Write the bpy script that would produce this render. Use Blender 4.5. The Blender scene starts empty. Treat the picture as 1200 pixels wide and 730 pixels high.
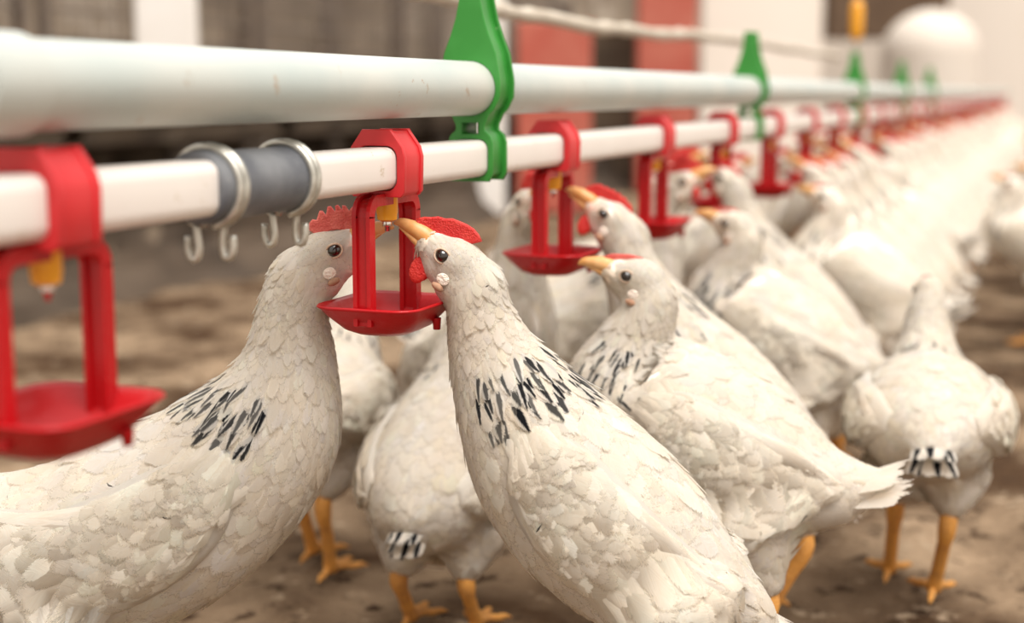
import bpy, bmesh, math, random
import numpy as np
from mathutils import Vector, Matrix, noise as mnoise
from mathutils.bvhtree import BVHTree

random.seed(7)
rng = np.random.default_rng(7)
SC = bpy.context.scene
COL = SC.collection
rad = math.radians

# ------------------------------------------------------------------ camera
CAM_H = 0.42
FPX = 1200 * 50 / 36.0
PITCH = math.atan(255 / FPX)
YAW = math.atan(645 / FPX * math.cos(PITCH))
CF = np.array([-math.sin(YAW) * math.cos(PITCH), math.cos(YAW) * math.cos(PITCH), -math.sin(PITCH)])
CR = np.array([math.cos(YAW), math.sin(YAW), 0.0])
CU = np.cross(CR, CF)
CO = np.array([0.0, 0.0, CAM_H])
cam = bpy.data.cameras.new('camera')
cam.lens = 50; cam.sensor_width = 36; cam.clip_start = 0.05; cam.clip_end = 100
cam.dof.use_dof = True
cam.dof.focus_distance = 0.825
cam.dof.aperture_fstop = 4.2
camo = bpy.data.objects.new('camera', cam); COL.objects.link(camo)
camo.matrix_world = Matrix(((CR[0], CU[0], -CF[0], CO[0]), (CR[1], CU[1], -CF[1], CO[1]), (CR[2], CU[2], -CF[2], CO[2]), (0, 0, 0, 1)))
SC.camera = camo

def at(px, py, z):
    """a point seen at (px,py), z metres deep"""
    return CO + z * (CF + CR * (px - 600) / FPX - CU * (py - 365) / FPX)

# ------------------------------------------------------------------ world, sun, exposure
SC.view_settings.view_transform = 'Standard'
SC.view_settings.look = 'None'
SC.view_settings.exposure = 0.62
SC.view_settings.gamma = 1.0
SC.view_settings.use_curve_mapping = False
SC.cycles.use_denoising = True
SC.cycles.max_bounces = 8
SC.cycles.transparent_max_bounces = 16
W = bpy.data.worlds.new('world'); SC.world = W; W.use_nodes = True
wn = W.node_tree.nodes; wl = W.node_tree.links
bg = wn['Background']
tc = wn.new('ShaderNodeTexCoord'); sx = wn.new('ShaderNodeSeparateXYZ'); rp = wn.new('ShaderNodeValToRGB')
wl.new(tc.outputs['Generated'], sx.inputs[0]); wl.new(sx.outputs['Z'], rp.inputs[0]); wl.new(rp.outputs[0], bg.inputs['Color'])
rp.color_ramp.elements[0].position = 0.0; rp.color_ramp.elements[0].color = (0.80, 0.70, 0.58, 1)
rp.color_ramp.elements[1].position = 0.6; rp.color_ramp.elements[1].color = (1.0, 0.965, 0.92, 1)
bg.inputs['Strength'].default_value = 0.80
sl = bpy.data.lights.new('sun', 'SUN'); sl.energy = 2.75; sl.angle = rad(38); sl.color = (1.0, 0.965, 0.91)
so = bpy.data.objects.new('sun', sl); COL.objects.link(so)
so.rotation_euler = Vector((-0.36, 0.34, -1.0)).to_track_quat('-Z', 'Y').to_euler()

# ------------------------------------------------------------------ materials
def mat(name, color, rough=0.5, metal=0.0, spec=0.5, noise=None, bump=None, sss=0.0, attr=None, coat=0.0, trans=0.0, spots=None, sheen=0.0):
    m = bpy.data.materials.new(name); m.use_nodes = True
    n = m.node_tree.nodes; l = m.node_tree.links; b = n['Principled BSDF']
    b.inputs['Base Color'].default_value = (*color, 1); b.inputs['Roughness'].default_value = rough
    b.inputs['Metallic'].default_value = metal; b.inputs['Specular IOR Level'].default_value = spec
    b.inputs['Coat Weight'].default_value = coat; b.inputs['Transmission Weight'].default_value = trans
    b.inputs['Sheen Weight'].default_value = sheen
    if sss:
        b.inputs['Subsurface Weight'].default_value = sss; b.inputs['Subsurface Radius'].default_value = (1.0, 0.6, 0.35); b.inputs['Subsurface Scale'].default_value = 0.006
    t = n.new('ShaderNodeTexCoord'); src = None
    if attr:
        a = n.new('ShaderNodeAttribute'); a.attribute_name = attr; src = a.outputs['Color']
    if noise:                                   # (scale, colour2, amount, detail)
        nz = n.new('ShaderNodeTexNoise'); nz.inputs['Scale'].default_value = noise[0]; nz.inputs['Detail'].default_value = noise[3] if len(noise) > 3 else 4
        l.new(t.outputs['Object'], nz.inputs['Vector'])
        r = n.new('ShaderNodeValToRGB'); r.color_ramp.elements[0].position = 0.38; r.color_ramp.elements[1].position = 0.68
        l.new(nz.outputs['Fac'], r.inputs[0])
        mu = n.new('ShaderNodeMath'); mu.operation = 'MULTIPLY'; mu.inputs[1].default_value = noise[2]; l.new(r.outputs[0], mu.inputs[0])
        mx = n.new('ShaderNodeMix'); mx.data_type = 'RGBA'; l.new(mu.outputs[0], mx.inputs[0])
        if src: l.new(src, mx.inputs[6])
        else: mx.inputs[6].default_value = (*color, 1)
        mx.inputs[7].default_value = (*noise[1], 1); src = mx.outputs[2]
    if spots:                                   # (scale, colour, threshold): dirt specks with their own shape
        for (ss, sc_, th) in spots:
            nz = n.new('ShaderNodeTexNoise'); nz.inputs['Scale'].default_value = ss; nz.inputs['Detail'].default_value = 6; nz.inputs['Roughness'].default_value = 0.7
            l.new(t.outputs['Object'], nz.inputs['Vector'])
            r = n.new('ShaderNodeValToRGB'); r.color_ramp.elements[0].position = th; r.color_ramp.elements[1].position = th + 0.05
            l.new(nz.outputs['Fac'], r.inputs[0])
            mx = n.new('ShaderNodeMix'); mx.data_type = 'RGBA'; l.new(r.outputs[0], mx.inputs[0])
            if src: l.new(src, mx.inputs[6])
            else: mx.inputs[6].default_value = (*color, 1)
            mx.inputs[7].default_value = (*sc_, 1); src = mx.outputs[2]
    if src: l.new(src, b.inputs['Base Color'])
    if bump:                                    # (scale, distance)
        nz = n.new('ShaderNodeTexNoise'); nz.inputs['Scale'].default_value = bump[0]; nz.inputs['Detail'].default_value = 5
        l.new(t.outputs['Object'], nz.inputs['Vector'])
        bp = n.new('ShaderNodeBump'); bp.inputs['Distance'].default_value = bump[1]; bp.inputs['Strength'].default_value = 1.0
        l.new(nz.outputs['Fac'], bp.inputs['Height']); l.new(bp.outputs[0], b.inputs['Normal'])
    return m

M = {}
M['feather'] = mat('white_feather', (0.86, 0.8, 0.7), 0.8, spec=0.12, attr='col', noise=(30, (0.90, 0.81, 0.69), 0.45), sheen=0.0)
def feather_nodes(m):
    n = m.node_tree.nodes; l = m.node_tree.links; b = n['Principled BSDF']; out = n['Material Output']
    def MA(op, a, b_=None, c_=None, clamp=False):
        q = n.new('ShaderNodeMath'); q.operation = op; q.use_clamp = clamp
        for i, v in enumerate((a, b_, c_)):
            if v is None: continue
            if isinstance(v, (int, float)): q.inputs[i].default_value = v
            else: l.new(v, q.inputs[i])
        return q.outputs[0]
    a = n.new('ShaderNodeAttribute'); a.attribute_name = 'fc'; sp = n.new('ShaderNodeSeparateXYZ'); l.new(a.outputs['Vector'], sp.inputs[0])
    t, g, r = sp.outputs; c = MA('ABSOLUTE', MA('MULTIPLY_ADD', g, 2.0, -1.0))
    tt = MA('MULTIPLY', MA('SUBTRACT', t, 0.5, clamp=True), 2.0)
    e = MA('ADD', MA('MULTIPLY', tt, tt), MA('MULTIPLY', MA('MULTIPLY', c, c), 0.75))
    cb = n.new('ShaderNodeCombineXYZ'); l.new(MA('MULTIPLY', c, 1.2), cb.inputs[0]); l.new(MA('MULTIPLY', MA('SUBTRACT', t, MA('MULTIPLY', c, 0.35)), 34.0), cb.inputs[1]); l.new(MA('MULTIPLY_ADD', r, 90.0, MA('MULTIPLY', g, 1.5)), cb.inputs[2])
    nz = n.new('ShaderNodeTexNoise'); nz.inputs['Scale'].default_value = 1.0; nz.inputs['Detail'].default_value = 2; l.new(cb.outputs[0], nz.inputs['Vector'])
    f = MA('ADD', e, MA('MULTIPLY', MA('SUBTRACT', nz.outputs['Fac'], 0.5), 1.0))
    mr = n.new('ShaderNodeMapRange'); l.new(f, mr.inputs[0]); mr.inputs[1].default_value = 0.80; mr.inputs[2].default_value = 0.93; mr.inputs[3].default_value = 1; mr.inputs[4].default_value = 0
    bp = n.new('ShaderNodeBump'); bp.inputs['Strength'].default_value = 0.45; bp.inputs['Distance'].default_value = 0.0006; l.new(nz.outputs['Fac'], bp.inputs['Height']); l.new(bp.outputs[0], b.inputs['Normal'])
    # fine barbs and a pale shaft, part of each feather's own colour
    sv = MA('MULTIPLY', MA('SUBTRACT', 0.62, nz.outputs['Fac'], clamp=True), 0.9, clamp=True)
    mb_ = n.new('ShaderNodeMix'); mb_.data_type = 'RGBA'; l.new(sv, mb_.inputs[0]); l.new(b.inputs['Base Color'].links[0].from_socket, mb_.inputs[6]); mb_.inputs[7].default_value = (0.78, 0.66, 0.52, 1); l.new(mb_.outputs[2], b.inputs['Base Color'])
    ca = n.new('ShaderNodeAttribute'); ca.attribute_name = 'col'
    ms = n.new('ShaderNodeMapRange'); l.new(MA('ADD', MA('MULTIPLY_ADD', MA('ABSOLUTE', MA('SUBTRACT', t, 0.5)), 0.7, c), MA('MULTIPLY', MA('SUBTRACT', nz.outputs['Fac'], 0.5), 0.5)), ms.inputs[0]); ms.inputs[1].default_value = 0.42; ms.inputs[2].default_value = 0.66; ms.inputs[3].default_value = 1; ms.inputs[4].default_value = 0
    kb = MA('MULTIPLY', ms.outputs[0], MA('SUBTRACT', 1.0, ca.outputs['Alpha'], clamp=True), clamp=True)
    mk = n.new('ShaderNodeMix'); mk.data_type = 'RGBA'; l.new(kb, mk.inputs[0]); l.new(b.inputs['Base Color'].links[0].from_socket, mk.inputs[6]); mk.inputs[7].default_value = (0.012, 0.013, 0.018, 1); l.new(mk.outputs[2], b.inputs['Base Color'])
    tl = n.new('ShaderNodeBsdfTranslucent'); l.new(b.inputs['Base Color'].links[0].from_socket, tl.inputs['Color'])
    m1 = n.new('ShaderNodeMixShader'); m1.inputs[0].default_value = 0.58; l.new(b.outputs[0], m1.inputs[1]); l.new(tl.outputs[0], m1.inputs[2])
    tr = n.new('ShaderNodeBsdfTransparent'); m2 = n.new('ShaderNodeMixShader'); l.new(mr.outputs[0], m2.inputs[0]); l.new(tr.outputs[0], m2.inputs[1]); l.new(m1.outputs[0], m2.inputs[2])
    l.new(m2.outputs[0], out.inputs['Surface'])
feather_nodes(M['feather'])
M['plain'] = mat('smooth_white_feather', (0.86, 0.8, 0.7), 0.85, spec=0.1, attr='col', noise=(38, (0.80, 0.70, 0.55), 0.30))
M['skin'] = mat('downy_skin', (0.85, 0.76, 0.64), 0.85, spec=0.1, attr='col', noise=(60, (0.90, 0.80, 0.68), 0.3), bump=(500, 0.0003))
M['comb'] = mat('red_comb', (0.58, 0.014, 0.012), 0.5, noise=(120, (0.70, 0.05, 0.035), 0.7), bump=(900, 0.0012), sss=0.1)
M['combpink'] = mat('pink_comb', (0.68, 0.14, 0.11), 0.6, noise=(160, (0.52, 0.04, 0.035), 0.8), bump=(900, 0.0012), sss=0.1)
M['beak'] = mat('horn_beak', (0.64, 0.30, 0.09), 0.42, noise=(90, (0.78, 0.50, 0.25), 0.7), sss=0.1)
M['lobe'] = mat('white_earlobe', (0.84, 0.75, 0.66), 0.9, spec=0.05, noise=(300, (0.78, 0.6, 0.5), 0.7), bump=(500, 0.002))
M['ear'] = mat('brown_ear', (0.42, 0.24, 0.15), 0.8, noise=(300, (0.25, 0.12, 0.07), 0.8))
M['dark'] = mat('dark_horn', (0.05, 0.03, 0.02), 0.6)
M['eye'] = mat('dark_eye', (0.012, 0.006, 0.004), 0.04, coat=1.0, noise=(1, (0.012, 0.006, 0.004), 0.1))
M['lid'] = mat('eyelid_skin', (0.72, 0.56, 0.42), 0.6, bump=(900, 0.0006), noise=(200, (0.4, 0.2, 0.12), 0.5))
M['leg'] = mat('orange_shank', (0.74, 0.34, 0.07), 0.6, noise=(70, (0.5, 0.22, 0.06), 0.8), bump=(420, 0.0012))
M['red'] = mat('red_plastic', (0.46, 0.004, 0.008), 0.33, noise=(14, (0.36, 0.006, 0.008), 0.6), spots=[(55, (0.16, 0.02, 0.01), 0.66)], bump=(260, 0.0002), spec=0.35)
M['redclip'] = mat('sun_bleached_red_plastic', (0.62, 0.025, 0.03), 0.42, noise=(30, (0.50, 0.010, 0.015), 0.8), spots=[(120, (0.5, 0.28, 0.2), 0.68)])
M['green'] = mat('green_plastic', (0.025, 0.22, 0.025), 0.38, noise=(30, (0.05, 0.30, 0.05), 0.7), spots=[(160, (0.35, 0.45, 0.28), 0.70)])
M['yellow'] = mat('amber_plastic', (0.80, 0.36, 0.02), 0.3, noise=(60, (0.62, 0.25, 0.02), 0.6), sss=0.1)
M['steel'] = mat('bright_steel', (0.75, 0.73, 0.7), 0.25, metal=1.0, noise=(80, (0.55, 0.52, 0.48), 0.5))
M['wire'] = mat('galvanised_wire', (0.66, 0.64, 0.58), 0.4, metal=0.75, noise=(120, (0.3, 0.28, 0.24), 0.7))
M['conduit'] = mat('galvanised_conduit', (0.45, 0.50, 0.48), 0.45, metal=0.1, noise=(9, (0.60, 0.59, 0.54), 0.8), spots=[(26, (0.42, 0.36, 0.29), 0.63), (85, (0.36, 0.22, 0.13), 0.67)], bump=(30, 0.0004))
M['pvc'] = mat('white_pvc', (0.78, 0.71, 0.66), 0.38, noise=(12, (0.82, 0.76, 0.71), 0.7), spots=[(60, (0.62, 0.52, 0.42), 0.63), (150, (0.42, 0.25, 0.15), 0.67)])
M['rubber'] = mat('grey_rubber', (0.10, 0.105, 0.12), 0.6, noise=(40, (0.20, 0.205, 0.215), 0.9, 7), spots=[(260, (0.42, 0.38, 0.34), 0.66)])
M['rope'] = mat('dusty_rope', (0.62, 0.55, 0.46), 0.95, noise=(40, (0.45, 0.38, 0.3), 0.8), bump=(120, 0.003))
M['litter'] = mat('brown_litter', (0.065, 0.036, 0.019), 1.0, spec=0.1, noise=(5, (0.34, 0.24, 0.155), 0.95, 8), spots=[(30, (0.045, 0.025, 0.014), 0.56), (22, (0.36, 0.27, 0.185), 0.60)], bump=(60, 0.01))
M['plaster'] = mat('stained_wall', (0.34, 0.27, 0.20), 0.95, noise=(2.6, (0.12, 0.085, 0.06), 0.95, 6), spots=[(1.8, (0.42, 0.35, 0.28), 0.54)])
M['rust'] = mat('rusty_dark_wire', (0.13, 0.10, 0.08), 0.7, noise=(20, (0.20, 0.15, 0.11), 0.8))
M['pale'] = mat('pale_render', (0.86, 0.78, 0.70), 0.9, noise=(1.2, (0.78, 0.68, 0.58), 0.6))
M['whitewash'] = mat('whitewashed_post', (0.84, 0.80, 0.76), 0.8, noise=(6, (0.74, 0.68, 0.62), 0.6))
M['tank'] = mat('cream_tank', (0.66, 0.59, 0.52), 0.8, noise=(3, (0.6, 0.52, 0.45), 0.6))
M['darkwood'] = mat('dark_timber', (0.10, 0.06, 0.035), 0.9, noise=(5, (0.16, 0.10, 0.06), 0.8))
M['barnred'] = mat('faded_red_paint', (0.42, 0.09, 0.06), 0.8, noise=(8, (0.5, 0.16, 0.11), 0.7))
M['mud'] = mat('caked_mud', (0.085, 0.058, 0.038), 0.98, noise=(5, (0.04, 0.026, 0.016), 0.9, 7), spots=[(4, (0.17, 0.125, 0.085), 0.58)])
M['concrete'] = mat('dirty_concrete', (0.12, 0.085, 0.055), 0.95, noise=(4, (0.04, 0.026, 0.016), 0.95, 6), spots=[(3, (0.20, 0.155, 0.11), 0.58)])

# ------------------------------------------------------------------ helpers
def newobj(name, me, m=None, parent=None, smooth=True):
    o = bpy.data.objects.new(name, me); COL.objects.link(o)
    if m is not None:
        for x in (m if isinstance(m, (list, tuple)) else [m]): me.materials.append(x)
    if parent: o.parent = parent
    if smooth and len(me.polygons): me.polygons.foreach_set('use_smooth', [True] * len(me.polygons))
    return o

def mesh(verts, faces):
    me = bpy.data.meshes.new('m'); me.from_pydata([tuple(map(float, v)) for v in verts], [], [tuple(map(int, f)) for f in faces]); me.update(); return me

def tag(o, label=None, cat=None, group=None, kind=None):
    if label: o['label'] = label
    if cat: o['category'] = cat
    if group: o['group'] = group
    if kind: o['kind'] = kind
    return o

def empty(name, loc, rz=0.0):
    o = bpy.data.objects.new(name, None); COL.objects.link(o); o.location = tuple(map(float, loc)); o.rotation_euler = (0, 0, rz)
    o.empty_display_size = 0.02
    return o

def dup(root, loc, rz, label=None, group=None, scale=1.0):
    r = root.copy(); COL.objects.link(r); r.location = tuple(map(float, loc)); r.rotation_euler = (0, 0, rz); r.scale = (scale,) * 3
    for k, v in (('label', label), ('group', group)):
        if v: r[k] = v
    for ch in list(root.children):
        c = ch.copy(); COL.objects.link(c); c.parent = r
        for g in ch.children:
            d = g.copy(); COL.objects.link(d); d.parent = c
    return r

class MB:
    """collects shapes into one mesh"""
    def __init__(s): s.v = []; s.f = []
    def add(s, v, f):
        k = len(s.v); s.v += [tuple(map(float, p)) for p in v]; s.f += [tuple(i + k for i in q) for q in f]; return s
    def box(s, c, d, rot=None, bev=0.0):
        bm = bmesh.new(); bmesh.ops.create_cube(bm, size=1)
        bmesh.ops.scale(bm, vec=d, verts=bm.verts)
        if bev: bmesh.ops.bevel(bm, geom=list(bm.edges), offset=bev, segments=2, affect='EDGES', profile=0.5)
        if rot: bmesh.ops.rotate(bm, cent=(0, 0, 0), matrix=rot, verts=bm.verts)
        bmesh.ops.translate(bm, vec=tuple(map(float, c)), verts=bm.verts)
        bm.verts.index_update()
        s.add([v.co[:] for v in bm.verts], [[v.index for v in f.verts] for f in bm.faces]); bm.free(); return s
    def tube(s, pts, r, seg=10, cap=True, closed=False, squash=1.0, side=None):
        P = np.array(pts, float); n = len(P); R = np.broadcast_to(np.array(r, float), (n,))
        if closed: T = np.roll(P, -1, 0) - np.roll(P, 1, 0)
        else: T = np.gradient(P, axis=0)
        T /= np.linalg.norm(T, axis=1)[:, None] + 1e-12
        ref = np.array(side if side is not None else ((0, 0, 1) if abs(T[0][2]) < 0.9 else (1, 0, 0)), float); vs = []
        for i in range(n):
            a = ref - T[i] * ref.dot(T[i]); a /= np.linalg.norm(a) + 1e-12; ref = a if side is None else ref
            b = np.cross(T[i], a)
            for k in range(seg):
                th = 2 * math.pi * k / seg; vs.append(P[i] + R[i] * (a * math.cos(th) + b * math.sin(th) * squash))
        fs = []
        for i in range(n if closed else n - 1):
            j = (i + 1) % n
            for k in range(seg):
                l = (k + 1) % seg; fs.append((i * seg + k, i * seg + l, j * seg + l, j * seg + k))
        if cap and not closed: fs += [tuple(range(seg))[::-1], tuple((n - 1) * seg + k for k in range(seg))]
        return s.add(vs, fs)
    def lathe(s, prof, c=(0, 0, 0), seg=24, axis='z'):
        vs = []; fs = []
        for (r, z) in prof:
            for k in range(seg):
                th = 2 * math.pi * k / seg; p = (r * math.cos(th), r * math.sin(th), z)
                if axis == 'y': p = (p[0], z, p[1])
                vs.append((p[0] + c[0], p[1] + c[1], p[2] + c[2]))
        for i in range(len(prof) - 1):
            for k in range(seg):
                l = (k + 1) % seg; fs.append((i * seg + k, i * seg + l, (i + 1) * seg + l, (i + 1) * seg + k))
        return s.add(vs, fs)
    def build(s, name, m, parent=None, smooth=True, sharp=None):
        me = mesh(s.v, s.f)
        bm = bmesh.new(); bm.from_mesh(me); bmesh.ops.recalc_face_normals(bm, faces=bm.faces); bm.to_mesh(me); bm.free()
        o = newobj(name, me, m, parent, smooth)
        if sharp is not None: me.set_sharp_from_angle(angle=rad(sharp))
        return o

def plate_verts(loops, depth, bevel, res=3):
    """2D outline with holes extruded along local z: returns mesh"""
    cu = bpy.data.curves.new('c', 'CURVE'); cu.dimensions = '2D'; cu.fill_mode = 'BOTH'; cu.extrude = depth / 2; cu.bevel_depth = bevel; cu.bevel_resolution = res; cu.offset = -bevel
    for lp in loops:
        sp = cu.splines.new('POLY'); sp.points.add(len(lp) - 1)
        for p, q in zip(sp.points, lp): p.co = (q[0], q[1], 0, 1)
        sp.use_cyclic_u = True
    o = bpy.data.objects.new('c', cu); COL.objects.link(o)
    dg = bpy.context.evaluated_depsgraph_get(); me = bpy.data.meshes.new_from_object(o.evaluated_get(dg))
    bpy.data.objects.remove(o); bpy.data.curves.remove(cu)
    return me

def smoothline(pts, n):
    P = np.array(pts, float); m = len(P)
    d = np.r_[0, np.cumsum(np.linalg.norm(np.diff(P[:, :3] if P.shape[1] >= 3 else P, axis=0), axis=1))]
    t = np.linspace(0, d[-1], n); out = np.zeros((n, P.shape[1]))
    tg = np.gradient(P, d, axis=0)
    k = np.clip(np.searchsorted(d, t, side='right') - 1, 0, m - 2); h = (d[k + 1] - d[k]); u = ((t - d[k]) / h)[:, None]; h = h[:, None]
    out = (2 * u**3 - 3 * u**2 + 1) * P[k] + (u**3 - 2 * u**2 + u) * h * tg[k] + (-2 * u**3 + 3 * u**2) * P[k + 1] + (u**3 - u**2) * h * tg[k + 1]
    return out

# ------------------------------------------------------------------ the place
def pipe_px_depth(px): return 0.833 * (1245 - 453) / (1245 - px)
A = at(453, 196, 0.833)
PX, PZ = float(A[0]), float(A[2])            # centre of the white drinker pipe
UZ = PZ + 0.046                              # centre of the grey conduit above
def y_at(px):                                # y of the spot where the pipe is seen at px
    z = pipe_px_depth(px); a = 600
    lo, hi = 0.05, 60.0
    for _ in range(60):
        mid = (lo + hi) / 2; v = np.array([PX, mid, PZ]) - CO
        x = 600 + FPX * v.dot(CR) / v.dot(CF)
        if x < px: lo = mid
        else: hi = mid
    return lo

# floor
n = 150; vs = []; fs = []
ys = np.linspace(0, 1, n)
X0, X1, Y0, Y1 = -6.0, 6.0, -0.3, 16.0
gx = X0 + (X1 - X0) * np.linspace(0, 1, 170)
gx = np.sign(np.linspace(-1, 1, 190)) * np.abs(np.linspace(-1, 1, 190)) ** 1.8 * 6.0
gy = Y0 + (Y1 - Y0) * np.linspace(0, 1, 230) ** 1.9
for y in gy:
    for x in gx:
        h = mnoise.fractal(Vector((x * 9, y * 9, 0.3)), 1.0, 2.0, 4) * 0.010 + mnoise.noise(Vector((x * 2, y * 2, 4.0))) * 0.008 - 0.012
        vs.append((x, y, h))
nx = len(gx)
for j in range(len(gy) - 1):
    for i in range(nx - 1): fs.append((j * nx + i, j * nx + i + 1, (j + 1) * nx + i + 1, (j + 1) * nx + i))
tag(newobj('floor', mesh(vs, fs), M['litter']), kind='structure')

# left wall and far wall
WX = -2.75
MB().box((WX - 0.1, 5.5, 1.0), (0.2, 13, 2.0)).build('wall_left', M['plaster'], smooth=False)['kind'] = 'structure'
MB().box((1.0, 12.1, 1.2), (9.0, 0.2, 2.4)).build('wall_back', M['pale'], smooth=False)['kind'] = 'structure'
# concrete kerb / dung board along the foot of the left wall
b = MB()
LX = float(at(150, 335, 0.42 * FPX / 225.0)[0])
nL = 90; vs = []; fs = []
yy_ = np.linspace(0.0, 12.0, nL * 3); pr_ = [(0.10, -0.02), (0.06, 0.02), (0.02, 0.05), (0.0, 0.08), (0.0, 0.13), (0.0, 0.18), (-0.02, 0.205), (-0.10, 0.215), (-0.30, 0.215), (-0.30, -0.02)]
for yv in yy_:
    for k_, (px_, pz_) in enumerate(pr_):
        j_ = mnoise.noise(Vector((k_ * 1.7, yv * 4, 2))) * 0.025
        vs.append((LX + px_ + j_, yv, pz_ + j_ * .6))
m__ = len(pr_)
for i_ in range(len(yy_) - 1):
    for k_ in range(m__ - 1): fs.append((i_ * m__ + k_, i_ * m__ + k_ + 1, (i_ + 1) * m__ + k_ + 1, (i_ + 1) * m__ + k_))
b.add(vs, fs)
MB().box((WX + 0.02, 5.5, 0.2), (0.06, 13, 0.42)).build('cage_shade_backing', M['concrete'], smooth=False)['kind'] = 'structure'  # added dark backing panel; its colour paints the shade beneath the cages
b.build('trim_1', M['mud'], smooth=False)['kind'] = 'structure'

# wire cages along the left wall
def cage(y, label):
    t = empty('wire_cage', (WX + 0.36, y, 0.0))
    tag(t, label, 'cage', 'wire cages along the left wall')
    f = MB()
    for sx_ in (0, -0.3):
        for sy_ in (0.02, 0.98): f.box((sx_, sy_, 0.45), (0.03, 0.03, 0.9), bev=0.004)
    for z in (0.36, 0.88):
        f.box((0, 0.5, z), (0.028, 0.98, 0.03), bev=0.004); f.box((-0.3, 0.5, z), (0.028, 0.98, 0.03), bev=0.004)
    f.build('cage_frame', M['rust'], t, smooth=False)
    w = MB()
    for k in range(7):
        z = 0.42 + k * 0.07; w.tube([(0.012, 0.03, z), (0.012, 0.97, z)], 0.0055, 5)
    for k in range(20):
        yy = 0.05 + k * 0.048; w.tube([(0.016, yy, 0.37), (0.016, yy, 0.87)], 0.002, 5)
    w.build('wire_front', M['rust'], t)
    MB().box((-0.15, 0.5, 0.375), (0.28, 0.94, 0.01)).build('cage_floor', M['darkwood'], t, smooth=False)
    g = MB(); pr = [(0.02, 0.0), (0.11, 0.02), (0.12, 0.07), (0.112, 0.07), (0.1, 0.03), (0.02, 0.01)]
    vs = [(x, yy, z + 0.27) for yy in (0.02, 0.98) for (x, z) in pr]
    g.add(vs, [(i, (i + 1) % 6, 6 + (i + 1) % 6, 6 + i) for i in range(6)] + [tuple(range(6)), tuple(range(6, 12))])
    g.build('feed_trough', M['concrete'], t, smooth=False)
for k, (y, lb) in enumerate([(1.9, 'empty wire cage on the left wall, nearest one at the left edge'), (2.95, 'empty wire cage second along the left wall, left of the white post'),
                             (4.0, 'wire cage on the left wall just right of the white post'), (5.05, 'wire cage along the left wall behind the front green hanger'),
                             (6.1, 'last wire cage along the left wall, furthest from view')]):
    cage(y, lb)

# post and things further off
def box_thing(name, px0, px1, py0, py1, z, depth, m, label, cat, floor=True):
    c0 = at(px0, py1, z); c1 = at(px1, py1, z); top = at((px0 + px1) / 2, py0, z)[2]
    bot = 0.0 if floor else c0[2]
    w = np.linalg.norm(c1[:2] - c0[:2]); cx, cy = (c0[0] + c1[0]) / 2, (c0[1] + c1[1]) / 2
    b = MB(); b.box((0, 0, (top - bot) / 2), (w, depth, top - bot), bev=0.008)
    o = b.build(name, m, smooth=False); o.location = (cx, cy, bot); o.rotation_euler = (0, 0, YAW)
    return tag(o, label, cat)
box_thing('white_board', 163, 234, -120, 118, 3.55, 0.04, M['whitewash'], 'whitewashed board fixed upright before the left wall cages', 'board', floor=False)
box_thing('storage_box', 606, 690, 28, 200, 5.2, 0.3, M['barnred'], 'faded red box standing behind the front green hanger', 'box')
box_thing('timber_post', 560, 592, -60, 200, 5.0, 0.1, M['whitewash'], 'pale narrow post right behind the front green hanger', 'post')
box_thing('wooden_board', 744, 812, -160, 200, 6.2, 0.12, M['barnred'], 'tall red painted board beside the bright pale door panel', 'board')
box_thing('wooden_board', 690, 744, 34, 200, 6.5, 0.12, M['concrete'], 'low grey board between the two red pieces at the back', 'board')
box_thing('door_panel', 818, 955, -160, 200, 7.0, 0.1, M['pale'], 'bright pale door panel leaning at the back of the shed', 'panel')
# dark opening lintel and rounded white tank at the far end
box_thing('roof_beam', 968, 1105, -150, 46, 10.5, 0.25, M['darkwood'], 'dark timber beam hanging across the far end of the shed', 'beam', floor=False)
c = at(1088, 110, 9.5); rt = 56 / FPX * 9.5
zt = at(1088, 12, 9.5)[2]
tk = MB().lathe([(rt, 0), (rt, zt - rt * 0.9)] + [(rt * math.cos(a), zt - rt * 0.9 + rt * 0.9 * math.sin(a)) for a in np.linspace(0.05, math.pi / 2, 12)], seg=32).build('water_tank', M['tank'])
tk.location = (c[0], c[1], 0.0); tag(tk, 'white dome-topped tank at the far end of the shed', 'tank')

# ------------------------------------------------------------------ pipes
YS, YE = 0.10, 11.0
def ring_rsq(hw, r, k=6):
    out = []
    for (cx, cz, a0) in ((hw - r, hw - r, 0), (-hw + r, hw - r, 90), (-hw + r, -hw + r, 180), (hw - r, -hw + r, 270)):
        for i in range(k): a = rad(a0 + 90 * i / (k - 1)); out.append((cx + r * math.cos(a), cz + r * math.sin(a)))
    return out
def extr_y(ring, y0, y1, cap=True):
    n = len(ring); vs = [(x, y0, z) for x, z in ring] + [(x, y1, z) for x, z in ring]
    fs = [(i, (i + 1) % n, n + (i + 1) % n, n + i) for i in range(n)]
    if cap: fs += [tuple(range(n)), tuple(range(n, 2 * n))]
    return vs, fs
ySL0, ySL1 = y_at(256), y_at(335)
b = MB().add(*extr_y(ring_rsq(0.0128, 0.0065), YS, ySL0 + 0.012)); o = b.build('drinker_pipe', M['pvc'], sharp=40); o.location = (PX, 0, PZ)
tag(o, 'white drinker pipe section left of the grey rubber sleeve', 'pipe')
b = MB().add(*extr_y(ring_rsq(0.0122, 0.0065), ySL0 + 0.014, YE)); o = b.build('drinker_pipe', M['pvc'], sharp=40); o.location = (PX, 0, PZ)
tag(o, 'long white drinker pipe running right from the grey rubber sleeve', 'pipe')
R2 = 0.0178
b = MB().lathe([(0.001, YS), (R2, YS), (R2, YE), (0.001, YE)], axis='y', seg=40)
yj = y_at(22)
b2 = [(R2 - 0.001, yj - 0.03), (R2 + 0.002, yj - 0.03), (R2 + 0.002, yj), (R2 - 0.001, yj)]
o = b.build('support_pipe', M['conduit'], sharp=40); o.location = (PX, 0, UZ); tag(o, 'thick grey metal support pipe running above the drinker line', 'pipe')
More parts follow.
